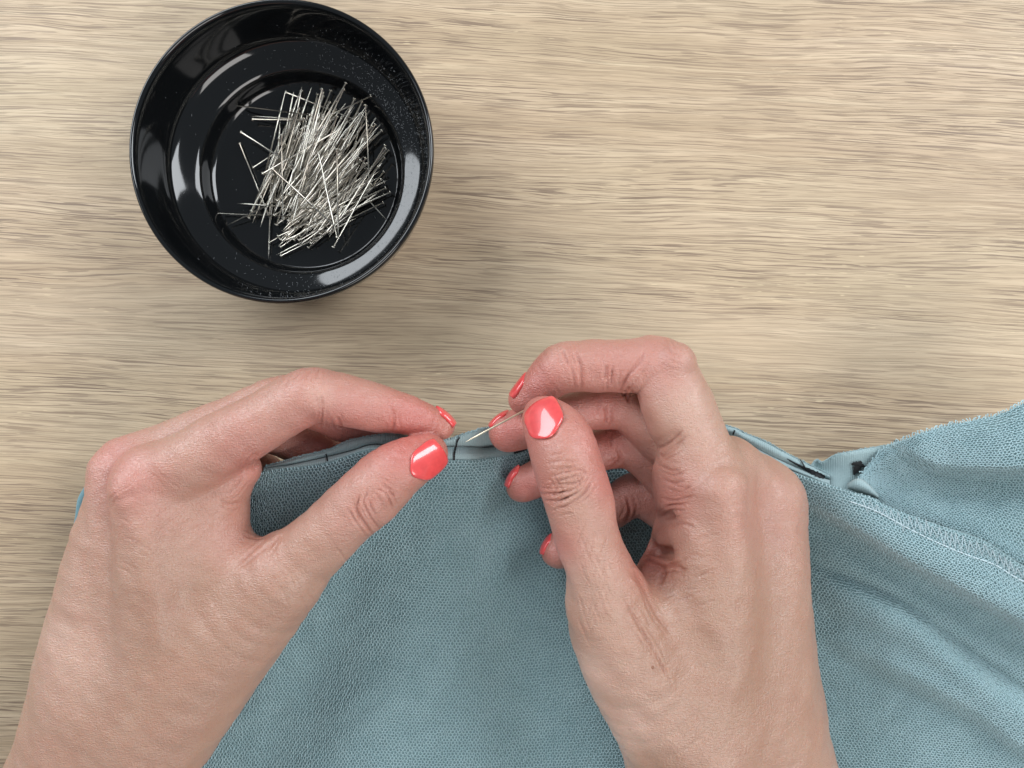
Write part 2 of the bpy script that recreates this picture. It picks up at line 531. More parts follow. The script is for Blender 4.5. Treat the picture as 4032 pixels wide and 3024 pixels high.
class Chain:
    """rounded tube through (px,py,z_mm,radius_px)"""
    def __init__(s, pts, n=4, flat=None):
        w = []
        for (x, y, z, r) in pts:
            p = P(x, y, z); w.append((*p, r * (H - z) / F))
        w = catmull(np.array(w), n) if len(w) > 2 else np.array(w)
        s.p = w[:, :3].astype(np.float32); s.r = w[:, 3].astype(np.float32)
        s.flat = None
        if flat:
            nrm = np.array(flat[:3], float); nrm /= np.linalg.norm(nrm)
            s.flat = (nrm.astype(np.float32), flat[3])
        pad = 14
        s.lo = (s.p - s.r[:, None]).min(0) - pad; s.hi = (s.p + s.r[:, None]).max(0) + pad
    def ev(s, Q):
        out = np.full(len(Q), 60.0, np.float32)
        m = np.all((Q > s.lo) & (Q < s.hi), axis=1)
        X = Q[m]
        if not len(X): return out
        best = np.full(len(X), 60.0, np.float32)
        for i in range(len(s.p) - 1):
            a = s.p[i]; ba = s.p[i + 1] - a
            pa = X - a
            if s.flat is not None:
                nrm, f = s.flat
                pa = pa + (pa @ nrm)[:, None] * nrm * (1 / f - 1)
            h = np.clip((pa @ ba) / (ba @ ba + 1e-9), 0, 1)
            q = pa - h[:, None] * ba
            dist = np.sqrt(np.einsum('ij,ij->i', q, q))
            rr = s.r[i] + (s.r[i + 1] - s.r[i]) * h
            d = dist - rr
            if s.flat is not None:
                # shrink the metric back where the distance runs along the squashed axis
                d = d * np.where(d > 0, 0.9, 0.9)
            best = np.minimum(best, d)
        out[m] = best
        return out


class Hand:
    def __init__(s, palm, fingers, kp=9.0, dents=()):
        s.palm = palm; s.fingers = fingers; s.kp = kp; s.dents = dents
    def ev(s, Q):
        Q = Q.astype(np.float32)
        pal = None
        for c in s.palm:
            k = s.kp
            if isinstance(c, tuple): c, k = c
            d = c.ev(Q)
            pal = d if pal is None else smin(pal, d, k)
        tot = None
        for c, k in s.fingers:
            f = smin(pal, c.ev(Q), k)
            tot = f if tot is None else smin(tot, f, 0.9)
        for c, k in s.dents:
            d = -c.ev(Q)
            tot = -smin(-tot, -d, k)
        return tot
    def bounds(s):
        cs = [c[0] if isinstance(c, tuple) else c for c in s.palm] + [c for c, _ in s.fingers]
        return np.min([c.lo for c in cs], 0) + 10, np.max([c.hi for c in cs], 0) - 10


def surface_nets(hand, h=0.5, ymin=None):
    lo, hi = hand.bounds()
    if ymin is not None: lo[1] = max(lo[1], ymin)
    B = 6
    nb = np.ceil((hi - lo) / (h * B)).astype(int)
    n = nb * B
    blk = h * B
    g = np.stack(np.meshgrid(*[lo[a] + (np.arange(nb[a]) + 0.5) * blk - h * 0.5 for a in range(3)], indexing='ij'), -1).reshape(-1, 3)
    dc = hand.ev(g)
    Fv = np.repeat(np.repeat(np.repeat(np.where(dc > 0, 9.0, -9.0).astype(np.float32).reshape(nb), B, 0), B, 1), B, 2)
    act = np.abs(dc) < blk * 0.87 * 1.25 + 0.5
    bi = np.argwhere(act.reshape(nb))
    off = np.stack(np.meshgrid(*[np.arange(B)] * 3, indexing='ij'), -1).reshape(-1, 3)
    CH = 4000
    for st in range(0, len(bi), CH):
        idx = (bi[st:st + CH, None, :] * B + off[None]).reshape(-1, 3)
        d = hand.ev((lo + idx * h))
        Fv[idx[:, 0], idx[:, 1], idx[:, 2]] = d
    S = Fv < 0
    c = [S[i:n[0] - 1 + i, j:n[1] - 1 + j, k:n[2] - 1 + k] for i in (0, 1) for j in (0, 1) for k in (0, 1)]
    cnt = sum(x.astype(np.uint8) for x in c)
    ac = np.argwhere((cnt > 0) & (cnt < 8))
    N = len(ac)
    vid = np.full(np.array(Fv.shape) - 1, -1, np.int32)
    vid[ac[:, 0], ac[:, 1], ac[:, 2]] = np.arange(N)
    acc = np.zeros((N, 3), np.float64); num = np.zeros(N)
    corners = [(i, j, k) for i in (0, 1) for j in (0, 1) for k in (0, 1)]
    for a in corners:
        for ax in range(3):
            if a[ax] == 1: continue
            b = list(a); b[ax] = 1
            fa = Fv[ac[:, 0] + a[0], ac[:, 1] + a[1], ac[:, 2] + a[2]]
            fb = Fv[ac[:, 0] + b[0], ac[:, 1] + b[1], ac[:, 2] + b[2]]
            m = (fa < 0) != (fb < 0)
            t = np.where(m, fa / np.where(m, fa - fb, 1), 0)
            pt = np.tile(np.array(a, float), (N, 1)); pt[:, ax] = t
            acc += pt * m[:, None]; num += m
    V = lo + (ac + acc / num[:, None]) * h
    faces = []
    for ax in range(3):
        sl0 = [slice(None)] * 3; sl1 = [slice(None)] * 3
        sl0[ax] = slice(0, -1); sl1[ax] = slice(1, None)
        A = S[tuple(sl0)]; Bv = S[tuple(sl1)]
        e = np.argwhere(A != Bv)
        o1, o2 = [a for a in range(3) if a != ax]
        ok = (e[:, o1] > 0) & (e[:, o2] > 0) & (e[:, o1] < n[o1] - 1) & (e[:, o2] < n[o2] - 1) & (e[:, ax] < n[ax] - 1)
        e = e[ok]
        ins = A[e[:, 0], e[:, 1], e[:, 2]]
        def gid(d1, d2):
            q = e.copy(); q[:, o1] -= d1; q[:, o2] -= d2
            return vid[q[:, 0], q[:, 1], q[:, 2]]
        q = np.stack([gid(1, 1), gid(0, 1), gid(0, 0), gid(1, 0)], -1)
        if ax == 1: q = q[:, ::-1]
        q[~ins] = q[~ins][:, ::-1]
        faces.append(q[(q >= 0).all(1)])
    return V, np.vstack(faces)


def vnormals(V, Fq):
    a = V[Fq[:, 2]] - V[Fq[:, 0]]; b = V[Fq[:, 3]] - V[Fq[:, 1]]
    nf = np.cross(a, b)
    N = np.zeros_like(V)
    for j in range(4): np.add.at(N, Fq[:, j], nf)
    return N / (np.linalg.norm(N, axis=1)[:, None] + 1e-12)


def seg_dist(p, poly):
    best = np.full(len(p), 1e9); tt = np.zeros(len(p))
    n = len(poly) - 1
    for i in range(n):
        a = poly[i]; ba = poly[i + 1] - a
        pa = p - a
        h = np.clip((pa @ ba) / (ba @ ba + 1e-9), 0, 1)
        d = np.linalg.norm(pa - h[:, None] * ba, axis=1)
        m = d < best
        best[m] = d[m]; tt[m] = (i + h[m]) / n
    return best, tt


def build_hand(hand, creases, patches, base_col, label, origin, ymin, h=0.4):
    V, Fq = surface_nets(hand, h, ymin)
    V = V.astype(float)
    N = vnormals(V, Fq)
    if (N[:, 2] * (V[:, 2] - V[:, 2].mean())).sum() < 0:
        Fq = Fq[:, ::-1]; N = -N
    px = to_px(V)
    disp = np.zeros(len(V))
    for (poly, wd, dep, zmin, zmax) in creases:
        c = catmull(np.array(poly, float), 6) if len(poly) > 2 else np.array(poly, float)
        lo = c.min(0) - wd * 5; hi = c.max(0) + wd * 5
        m = np.all((px > lo) & (px < hi), axis=1) & (N[:, 2] > 0.05) & (V[:, 2] > zmin) & (V[:, 2] < zmax)
        ix = np.nonzero(m)[0]
        if not len(ix): continue
        d, t = seg_dist(px[ix], c)
        taper = np.clip(np.minimum(t, 1 - t) * 5, 0.0, 1) ** 0.7
        disp[ix] += -dep * taper * np.exp(-(d / wd) ** 2) + dep * 0.12 * taper * np.exp(-((d - wd * 2.4) / (wd * 1.3)) ** 2)
    rg = np.random.default_rng(11); rel = np.zeros(len(V))
    for wl, am in ((17.0, 0.17), (8.0, 0.08), (4.0, 0.02)):
        for _ in range(6):
            dr = rg.normal(size=3); dr /= np.linalg.norm(dr)
            rel += am * np.sin(V @ dr * (2 * math.pi / (wl * rg.uniform(0.8, 1.25))) + rg.uniform(0, 6.28))
    V = V + N * (disp + rel * 0.5)[:, None]
    o = mesh_obj('hand', V, np.ascontiguousarray(Fq), M_skin, origin=origin)
    col = np.tile(np.array(base_col, float), (len(V), 1))
    for (x, y, r, c, s_) in patches:
        wgt = s_ * np.exp(-(((px[:, 0] - x) ** 2 + (px[:, 1] - y) ** 2) / r ** 2))
        col = col * (1 - wgt[:, None]) + np.array(c) * wgt[:, None]
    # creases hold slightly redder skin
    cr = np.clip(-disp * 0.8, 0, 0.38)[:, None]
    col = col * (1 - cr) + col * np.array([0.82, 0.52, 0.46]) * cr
    at = o.data.color_attributes.new('skin', 'FLOAT_COLOR', 'POINT')
    at.data.foreach_set('color', np.hstack([col, np.ones((len(V), 1))]).astype(np.float32).ravel())
    tag(o, label, 'hand')
    return o


def nail(hand, parent, center, tip, nrm, wid, ln, mat=M_nail, lift=0.35, nlabel=None):
    """center/tip: (px,py,z) centre of the nail and a point towards the fingertip; nrm: outward direction"""
    c = P(*center); a = P(*tip) - c
    nrm = np.array(nrm, float); nrm /= np.linalg.norm(nrm)
    a -= nrm * (a @ nrm); a /= np.linalg.norm(a)
    sd = np.cross(a, nrm)
    nu, nv = 17, 19
    us = np.linspace(-1, 1, nu); vs = np.linspace(-1, 1, nv)
    pts = []
    for v in vs:
        for u in us:
            # superellipse: squarer at the free edge, rounder at the cuticle
            if v >= 0: hw = (1 - 0.18 * v ** 4); 
            else: hw = (1 - 0.42 * abs(v) ** 3.5)
            vv = v * (1 - 0.13 * u * u) if v > 0 else v * (1 - 0.24 * u * u)
            pts.append(c + sd * u * wid / 2 * hw + a * vv * ln / 2 + nrm * 9.0)
    Q = np.array(pts) - nrm * 5.0
    G = Q.copy()
    for _ in range(30):
        d = hand.ev(Q)
        Q = Q - nrm * np.clip(d - 0.02, -2, 2)[:, None] * 0.8
    dep = (Q - c) @ nrm
    U = np.tile(us, nv); Vv = np.repeat(vs, nu)
    cen = np.median(dep[(np.abs(U) < 0.3) & (np.abs(Vv) < 0.3)])
    ok = (np.abs(hand.ev(Q)) < 0.15) & (np.abs(dep - cen) < 2.6) & (np.abs(U) < 0.85)
    Mx = np.stack([np.ones_like(U), U, Vv, U * U, U * Vv, Vv * Vv], -1)
    ridge = np.diag([0, 0.02, 0.02, 0.3, 2.0, 1.0]) * ok.sum() * 0.05
    co = np.linalg.solve(Mx[ok].T @ Mx[ok] + ridge, Mx[ok].T @ dep[ok])
    co[3] = min(max(co[3], -wid * 0.16), -wid * 0.09)
    co[5] = min(max(co[5], -ln * 0.09), -ln * 0.02)
    fit = Mx @ co
    fit = fit - (fit[len(fit) // 2] - cen)
    Q = G + nrm * (fit - ((G - c) @ nrm))[:, None]
    edge = np.maximum(np.abs(U) ** 6, np.abs(Vv) ** 6)
    top = Q + nrm * (lift * (1 - 0.5 * edge))[:, None]
    bot = Q - nrm * 0.7
    Vt = [tuple(q) for q in top] + [tuple(q) for q in bot]
    n0 = nu * nv; Fc = []
    for j in range(nv - 1):
        for i in range(nu - 1):
            q = (j * nu + i, j * nu + i + 1, (j + 1) * nu + i + 1, (j + 1) * nu + i)
            Fc.append(q); Fc.append(tuple(n0 + x for x in q[::-1]))
    ring = [i for i in range(nu)] + [j * nu + nu - 1 for j in range(1, nv)] + [(nv - 1) * nu + i for i in range(nu - 2, -1, -1)] + [j * nu for j in range(nv - 2, 0, -1)]
    for i in range(len(ring)):
        p, q = ring[i], ring[(i + 1) % len(ring)]
        Fc.append((p, n0 + p, n0 + q, q))
    # consistent outward orientation
    e1 = np.array(Vt[1]) - np.array(Vt[0]); e2 = np.array(Vt[nu]) - np.array(Vt[0])
    if np.cross(e1, e2) @ nrm < 0: Fc = [f[::-1] for f in Fc]
    o = mesh_obj('fingernail', Vt, Fc, mat, parent)
    if nlabel: o['label'] = nlabel
    return o


# ---- left hand
LH = Hand(
    palm=[
        Chain([(190, 3500, 33, 320), (385, 3040, 35, 324), (470, 2820, 38, 326), (540, 2640, 40, 338)], 6, flat=(0.15, 0.1, 1, 0.72)),
        Chain([(560, 2820, 44, 190), (640, 2560, 50, 185), (640, 2250, 57, 165), (600, 1950, 60, 140), (590, 1890, 61, 130)], 3),
        Chain([(420, 2780, 38, 215), (410, 2500, 42, 195), (430, 2250, 47, 165), (490, 1900, 50, 112), (495, 1850, 50, 105)], 3),
        Chain([(380, 2700, 28, 190), (400, 2400, 30, 165), (460, 2100, 34, 130), (500, 1830, 36, 105)], 3),
        Chain([(640, 2830, 42, 230), (860, 2540, 48, 215), (1010, 2380, 52, 180), (1120, 2260, 56, 150)], 3),
        Chain([(740, 2020, 52, 150), (850, 2180, 52, 150), (970, 2275, 52, 122)], 3),
        Chain([(830, 1950, 54, 96), (870, 2030, 52, 72)], 2),
        Chain([(940, 1850, 56, 80), (880, 1930, 54, 80)], 2),
    ],
    fingers=[
        (Chain([(600, 1900, 61, 135), (780, 1800, 63, 128), (960, 1698, 65, 122), (1110, 1615, 66, 113), (1215, 1560, 66, 113), (1290, 1562, 66, 106), (1400, 1585, 64, 99), (1490, 1605, 62, 92), (1570, 1625, 61, 84), (1670, 1655, 59, 69), (1738, 1677, 57, 55)], 3), 4.0),
        (Chain([(495, 1830, 50, 108), (700, 1742, 51, 98), (900, 1655, 52, 90), (1120, 1562, 52, 86), (1250, 1612, 50, 86), (1400, 1678, 47, 76), (1530, 1702, 46, 60)], 3), 4.0),
        (Chain([(500, 1840, 38, 100), (700, 1750, 38, 92), (900, 1680, 38, 84), (1080, 1690, 38, 94), (1180, 1742, 38, 84), (1290, 1775, 38, 66)], 3), 4.0),
        (Chain([(500, 1930, 30, 96), (680, 1880, 27, 86), (850, 1810, 26, 76), (960, 1800, 26, 72), (1050, 1850, 26, 62)], 3), 4.0),
        (Chain([(1000, 2390, 53, 165), (1120, 2262, 57, 148), (1225, 2165, 60, 131), (1335, 2060, 63, 124), (1440, 1962, 65, 126), (1530, 1880, 66, 120), (1610, 1822, 65, 104), (1683, 1788, 63, 82)], 3), 5.0),
        # ridges: knuckle, tendons
        (Chain([(545, 1925, 67, 92), (568, 2020, 67.5, 58), (600, 2250, 68, 38), (630, 2500, 64, 30)], 3), 6.0),
        (Chain([(430, 1850, 55, 76), (412, 2050, 57, 48), (435, 2300, 58, 34), (500, 2600, 56, 30)], 3), 6.0),
    ], kp=8.0)

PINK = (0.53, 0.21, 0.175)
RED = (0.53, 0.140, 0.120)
TAN_SHADE = (0.365, 0.208, 0.140)  # tanned skin, darkened to paint in the brown shade across the hands
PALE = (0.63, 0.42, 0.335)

lc = []
def cr(lst, wd, dep, zmin, zmax=200):
    for p in lst:
        lc.append(([(a + random.uniform(-3, 3), b + random.uniform(-3, 3)) for a, b in p] if len(p) > 2 else p, wd, dep, zmin, zmax))
        if dep < 0.2: continue
        d = np.array(p[-1], float) - np.array(p[0], float); d /= np.linalg.norm(d) + 1e-6
        nn = np.array([-d[1], d[0]])
        for _ in range(3):      # faint satellite folds beside every main fold
            o = nn * random.choice([-1, 1]) * random.uniform(11, 30) + d * random.uniform(-20, 20)
            lc.append(([tuple(np.array(q) * 1.0 + o + np.random.default_rng(int(q[0] * 7 + q[1])).normal(0, 5, 2)) for q in p], wd * 0.75, min(dep * 0.38, 0.2), zmin, zmax))
# left thumb IP wrinkles
cr([[(1395, 1985), (1420, 2040), (1465, 2110)], [(1450, 1930), (1435, 1985), (1475, 2060), (1515, 2095)], [(1480, 1925), (1520, 1950), (1545, 2010)],
    [(1415, 1955), (1405, 2010), (1440, 2075)], [(1500, 1910), (1560, 1960)]], 5, 0.50, 50)
cr([[(1465, 1940), (1460, 1990), (1500, 2050)], [(1380, 2010), (1400, 2060)], [(1530, 1915), (1570, 1950)]], 4, 0.25, 50)
# index creases
cr([[(1262, 1560), (1268, 1620), (1258, 1690)], [(1535, 1595), (1550, 1640), (1545, 1700)], [(1330, 1640), (1345, 1690)]], 6, 0.45, 50)
cr([[(1180, 1462), (1150, 1500)], [(1230, 1450), (1200, 1500)], [(1140, 1490), (1120, 1520)], [(1260, 1452), (1245, 1490)]], 5, 0.22, 50)
# web folds near the index base
cr([[(1040, 1790), (1015, 1820), (1000, 1860)], [(1010, 1775), (970, 1820), (950, 1880)], [(860, 1960), (900, 1985), (940, 1985)],
    [(955, 1870), (925, 1920), (880, 1950)]], 6, 0.35, 40)
cr([[(1075, 2100), (1030, 2120), (960, 2110)], [(1075, 2105), (1000, 2160), (930, 2230)], [(1100, 2110), (1050, 2170)]], 6, 0.4, 40)
# fine lines across knuckles and back
for k in range(26):
    x0 = random.uniform(450, 640); y0 = random.uniform(1830, 2250)
    a = random.choice([0.5, 2.2]) + random.gauss(0, 0.25); L = random.uniform(40, 110)
    cr([[(x0, y0), (x0 + L * math.cos(a) * 0.5, y0 + L * math.sin(a) * 0.5 + random.uniform(-6, 6)), (x0 + L * math.cos(a), y0 + L * math.sin(a))]], 4, 0.14, 45)
for k in range(24):
    x0 = random.uniform(1000, 1400); y0 = random.uniform(2060, 2350)
    if abs((x0 - 1000) + (y0 - 2350) * 1.3 - 130) > 190: continue
    L = random.uniform(50, 120)
    cr([[(x0, y0), (x0 + L * .35, y0 + L * .45), (x0 + L * .55, y0 + L)]], 4, 0.13, 45)
left_creases = lc; lc = []

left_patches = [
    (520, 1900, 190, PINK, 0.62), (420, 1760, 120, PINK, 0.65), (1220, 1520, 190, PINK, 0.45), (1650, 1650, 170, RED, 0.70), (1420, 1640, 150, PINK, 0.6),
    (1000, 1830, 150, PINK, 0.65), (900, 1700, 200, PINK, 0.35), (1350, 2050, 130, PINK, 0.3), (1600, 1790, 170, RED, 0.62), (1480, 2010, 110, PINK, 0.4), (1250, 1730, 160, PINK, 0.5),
    (1300, 1760, 130, RED, 0.5), (940, 2120, 170, PINK, 0.45), (700, 2500, 330, TAN_SHADE, 0.55), (450, 2800, 320, TAN_SHADE, 0.42), (900, 2300, 200, TAN_SHADE, 0.35),
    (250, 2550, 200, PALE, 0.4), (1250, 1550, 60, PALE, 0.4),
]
SKIN = (0.455, 0.268, 0.196)
lo_org = P(430, 2900, 20)
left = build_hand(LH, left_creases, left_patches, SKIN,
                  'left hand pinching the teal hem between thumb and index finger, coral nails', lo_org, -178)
nail(LH, left, (1686, 1820, 70), (1770, 1772, 70), (0.16, -0.20, 1), 10.6, 11.2, lift=0.75)
nail(LH, left, (1752, 1640, 57), (1800, 1690, 56), (0.60, 0.85, 0.02), 8.0, 8.4, lift=0.45)

# ---- right hand
RH = Hand(
    palm=[
        Chain([(2990, 3560, 36, 390), (2900, 3140, 40, 392), (2845, 2900, 43, 392), (2790, 2640, 46, 370)], 6, flat=(-0.1, 0.1, 1, 0.74)),
        Chain([(2800, 2850, 56, 215), (2790, 2600, 60, 205), (2800, 2300, 64, 180), (2800, 2050, 64, 158), (2790, 1930, 64, 150)], 3),
        Chain([(2960, 2800, 48, 225), (2970, 2560, 50, 205), (2985, 2300, 51, 185), (2990, 2080, 50, 160), (2990, 1990, 49, 148)], 3),
        Chain([(2990, 2700, 36, 190), (3010, 2400, 36, 168), (3030, 2150, 38, 135), (3050, 1985, 40, 112)], 3),
        Chain([(2700, 2850, 54, 260), (2580, 2700, 60, 230), (2480, 2540, 66, 200), (2400, 2370, 70, 155)], 3),
        Chain([(2690, 1860, 60, 108), (2690, 2000, 58, 98), (2680, 2120, 56, 100), (2690, 2260, 58, 120)], 3),
        Chain([(2640, 2200, 50, 70), (2580, 2290, 56, 70), (2620, 2420, 62, 110)], 3),
        Chain([(2860, 1850, 54, 130), (2960, 1940, 48, 130)], 2),
    ],
    fingers=[
        (Chain([(2790, 1930, 64, 150), (2750, 1800, 64, 146), (2706, 1690, 63, 142), (2655, 1570, 63, 138), (2615, 1470, 62, 128), (2560, 1444, 62, 116), (2480, 1440, 62, 108), (2380, 1440, 61, 104), (2280, 1441, 60, 103), (2215, 1452, 60, 101), (2150, 1500, 59, 84), (2105, 1540, 58, 73), (2066, 1572, 57, 64)], 3), 4.0),
        (Chain([(2990, 1990, 48, 140), (2800, 1850, 48, 118), (2640, 1740, 48, 108), (2510, 1630, 48, 100), (2440, 1600, 48, 94), (2330, 1610, 49, 86), (2220, 1640, 50, 86), (2110, 1675, 50, 84), (2002, 1702, 50, 78)], 3), 4.0),
        (Chain([(3030, 2000, 40, 120), (2860, 1960, 40, 112), (2680, 1900, 40, 106), (2560, 1800, 40, 98), (2470, 1752, 40, 92), (2350, 1775, 41, 82), (2240, 1820, 42, 82), (2150, 1868, 42, 78), (2064, 1908, 42, 71)], 3), 4.0),
        (Chain([(3030, 2100, 34, 120), (2860, 2080, 32, 108), (2700, 2040, 31, 100), (2580, 1970, 31, 94), (2500, 1950, 31, 88), (2420, 1995, 32, 78), (2340, 2060, 33, 74), (2260, 2125, 34, 72), (2196, 2172, 34, 66)], 3), 4.0),
        (Chain([(2470, 2560, 66, 190), (2400, 2400, 71, 158), (2356, 2240, 74, 134), (2316, 2120, 76, 128), (2290, 2020, 77, 133), (2258, 1900, 78, 139), (2226, 1790, 77, 136), (2192, 1710, 75, 122), (2152, 1652, 73, 94)], 3), 4.5),
        # tendons, knuckles, bony wrist side
        (Chain([(2840, 1930, 73, 92), (2870, 2120, 74, 52), (2900, 2350, 72, 36), (2900, 2600, 69, 34), (2880, 2850, 64, 36)], 3), 6.0),
        (Chain([(3040, 1960, 50, 105), (3060, 2150, 52, 58), (3050, 2400, 54, 40), (3030, 2650, 52, 38)], 3), 6.0),
        (Chain([(2650, 1435, 66, 92), (2560, 1400, 60, 80)], 2), 4.0),
    ],
    dents=[(Chain([(2560, 2235, 66, 26), (2610, 2290, 72, 22)], 2), 4.0), (Chain([(2560, 1772, 62, 20), (2640, 1742, 72, 13)], 2), 5.0),
           (Chain([(2575, 2052, 58, 20), (2650, 2040, 66, 13)], 2), 5.0), (Chain([(2590, 2165, 56, 22), (2650, 2180, 66, 14)], 2), 5.0)],
    kp=8.0)

# right thumb IP wrinkles
cr([[(2125, 1940), (2175, 1945), (2240, 1930), (2320, 1880)], [(2160, 1880), (2220, 1862), (2290, 1850), (2320, 1880)], [(2165, 2010), (2230, 1990), (2300, 1950), (2335, 1895)],
    [(2150, 1910), (2200, 1905), (2270, 1900), (2305, 1870)], [(2140, 1970), (2200, 1972), (2280, 1940)], [(2170, 1990), (2240, 1960)]], 5, 0.50, 60)
cr([[(2150, 1830), (2210, 1815), (2270, 1820)], [(2160, 1795), (2220, 1785)], [(2180, 1855), (2260, 1835)], [(2190, 2035), (2250, 2022)], [(2180, 1870), (2215, 1940)], [(2230, 1850), (2225, 1920)],
    [(2260, 1860), (2290, 1920)], [(2200, 1900), (2170, 1960)]], 4.5, 0.26, 60)
# index creases
cr([[(2270, 1380), (2285, 1450), (2290, 1530)], [(2440, 1545), (2470, 1490), (2520, 1430), (2540, 1390)], [(2450, 1560), (2480, 1520)], [(2385, 1440), (2380, 1500)], [(2410, 1450), (2405, 1520)],
    [(2215, 1380), (2240, 1440)], [(2255, 1390), (2265, 1440)], [(2440, 1535), (2465, 1555), (2480, 1590)]], 6, 0.60, 50)
cr([[(2640, 1340), (2660, 1375)], [(2620, 1335), (2650, 1400)], [(2600, 1350), (2700, 1420)], [(2610, 1400), (2690, 1440)], [(2600, 1430), (2670, 1460)]], 5, 0.2, 50)
# palm folds
cr([[(2590, 1770), (2640, 1740), (2690, 1690)], [(2600, 1880), (2650, 1900), (2700, 1890)], [(2600, 1960), (2660, 1975), (2740, 1950)], [(2600, 2040), (2640, 2010), (2700, 2010)],
    [(2590, 1830), (2640, 1850), (2680, 1850)], [(2600, 2000), (2650, 1990), (2720, 1980)], [(2620, 1930), (2680, 1935), (2720, 1910)], [(2640, 2080), (2690, 2060), (2740, 2080)],
    [(2590, 1800), (2630, 1790), (2670, 1760)]], 6, 0.42, 40)
cr([[(2480, 2200), (2540, 2200), (2610, 2240), (2600, 2300)], [(2490, 2240), (2530, 2300), (2580, 2400), (2640, 2500)], [(2600, 2240), (2650, 2230), (2700, 2250)]], 9, 0.7, 40)
cr([[(2380, 1590), (2390, 1640), (2385, 1670)], [(2430, 1760), (2440, 1810), (2420, 1830)], [(2465, 1950), (2480, 2020), (2460, 2060)], [(2400, 1700), (2410, 1760)]], 7, 0.6, 20, 62)
for k in range(34):
    x0 = random.uniform(2590, 2760); y0 = random.uniform(2130, 2420); L = random.uniform(40, 120)
    cr([[(x0, y0), (x0 + L * .6, y0 - L * .25 + random.uniform(-8, 8)), (x0 + L, y0 - L * .3)]], 4, 0.14, 45)
for k in range(34):
    x0 = random.uniform(2250, 2400); y0 = random.uniform(2050, 2450); L = random.uniform(50, 130)
    s_ = random.choice([-0.5, 0.55])
    cr([[(x0, y0), (x0 + L * .3 * s_, y0 + L * .5), (x0 + L * .7 * s_, y0 + L)]], 4, 0.13, 60)
for k in range(10):
    x0 = 2440 + k * 14; y0 = 2340 + k * 26
    cr([[(x0, y0), (x0 + 50, y0 + 60), (x0 + 80, y0 + 130)]], 5, 0.22, 55)
right_creases = lc; lc = []
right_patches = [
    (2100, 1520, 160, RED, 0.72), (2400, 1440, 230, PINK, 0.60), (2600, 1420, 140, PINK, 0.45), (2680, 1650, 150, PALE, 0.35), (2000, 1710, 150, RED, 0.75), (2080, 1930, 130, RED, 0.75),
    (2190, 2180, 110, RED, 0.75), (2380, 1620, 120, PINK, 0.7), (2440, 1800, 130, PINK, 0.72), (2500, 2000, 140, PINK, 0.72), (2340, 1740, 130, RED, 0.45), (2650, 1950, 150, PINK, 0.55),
    (2560, 2210, 110, RED, 0.6), (2380, 1900, 80, RED, 0.45), (3000, 2050, 220, PINK, 0.30), (2850, 2350, 260, TAN_SHADE, 0.45), (2900, 2750, 360, TAN_SHADE, 0.85), (2600, 2550, 160, TAN_SHADE, 0.45),
    (2230, 1900, 110, TAN_SHADE, 0.25), (2430, 2900, 150, PALE, 0.95), (2330, 2660, 110, PALE, 0.85), (2600, 3050, 110, TAN_SHADE, 0.5), (2180, 1640, 110, PINK, 0.5), (2270, 2250, 120, PALE, 0.4),
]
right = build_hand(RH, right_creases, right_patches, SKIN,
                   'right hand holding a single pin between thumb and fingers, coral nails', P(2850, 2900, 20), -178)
nail(RH, right, (2134, 1650, 82), (2080, 1572, 82), (-0.34, 0.04, 1), 11.4, 11.4, lift=0.65)
nail(RH, right, (2040, 1512, 58), (2000, 1568, 57), (-0.80, 0.66, 0.16), 8.5, 9.0, lift=0.45)
nail(RH, right, (1966, 1650, 50), (1922, 1690, 50), (-0.62, 0.78, 0.05), 8.0, 8.5, lift=0.45)
nail(RH, right, (2020, 1876, 42), (1984, 1922, 42), (-0.74, 0.66, 0.20), 8.0, 8.5, lift=0.45)
nail(RH, right, (2150, 2140, 34), (2128, 2200, 34), (-0.90, 0.42, 0.20), 7.5, 8.0, lift=0.45)

# moles on the backs of the hands
def mole(hand, parent, px, py, r, label):
    z = 95.0
    for _ in range(60):
        p = P(px, py, z); d = float(hand.ev(p[None])[0])
        if d < 0.02: break
        z -= d * 0.9
    V = []; Fc = []
    for j, (rr, zz) in enumerate(((r, -0.15), (r * 0.8, 0.05), (r * 0.4, 0.13), (0.01, 0.15))):
        for i in range(10):
            a = i / 10 * 2 * math.pi
            V.append((p[0] + rr * math.cos(a), p[1] + rr * math.sin(a), p[2] + zz))
    for j in range(3):
        for i in range(10):
            Fc.append((j * 10 + i, j * 10 + (i + 1) % 10, (j + 1) * 10 + (i + 1) % 10, (j + 1) * 10 + i))
    return mesh_obj('mole', V, Fc, M_mole, parent)
M_mole = simple('mole_skin', (0.27, 0.12, 0.07), 0.5)
mole(RH, right, 2568, 2628, 0.62, None)
mole(LH, left, 310, 2368, 0.55, None)

# held pin
A = P(2095, 1600, 68.0); B = P(1832, 1741, 61.0)
hp = place_pin(A, B - A, 'single pale gold pin held by the right hand over the hem', None, pin_mesh('held_pin', M_brass, float(np.linalg.norm(B - A)), 0.31))



# ------------------------------------------------------------------ teal garment
def sstep(a, b, x):
    t = np.clip((x - a) / (b - a), 0, 1)
    return t * t * (3 - 2 * t)


class Line:
    """curve y(x), z(x) through (px,py[,z]) points, x increasing"""
    def __init__(s, pts):
        c = catmull(np.array(pts, float), 8); s.c = c[np.argsort(c[:, 0])]
    def y(s, x): return np.interp(x, s.c[:, 0], s.c[:, 1])
    def z(s, x): return np.interp(x, s.c[:, 0], s.c[:, 2])


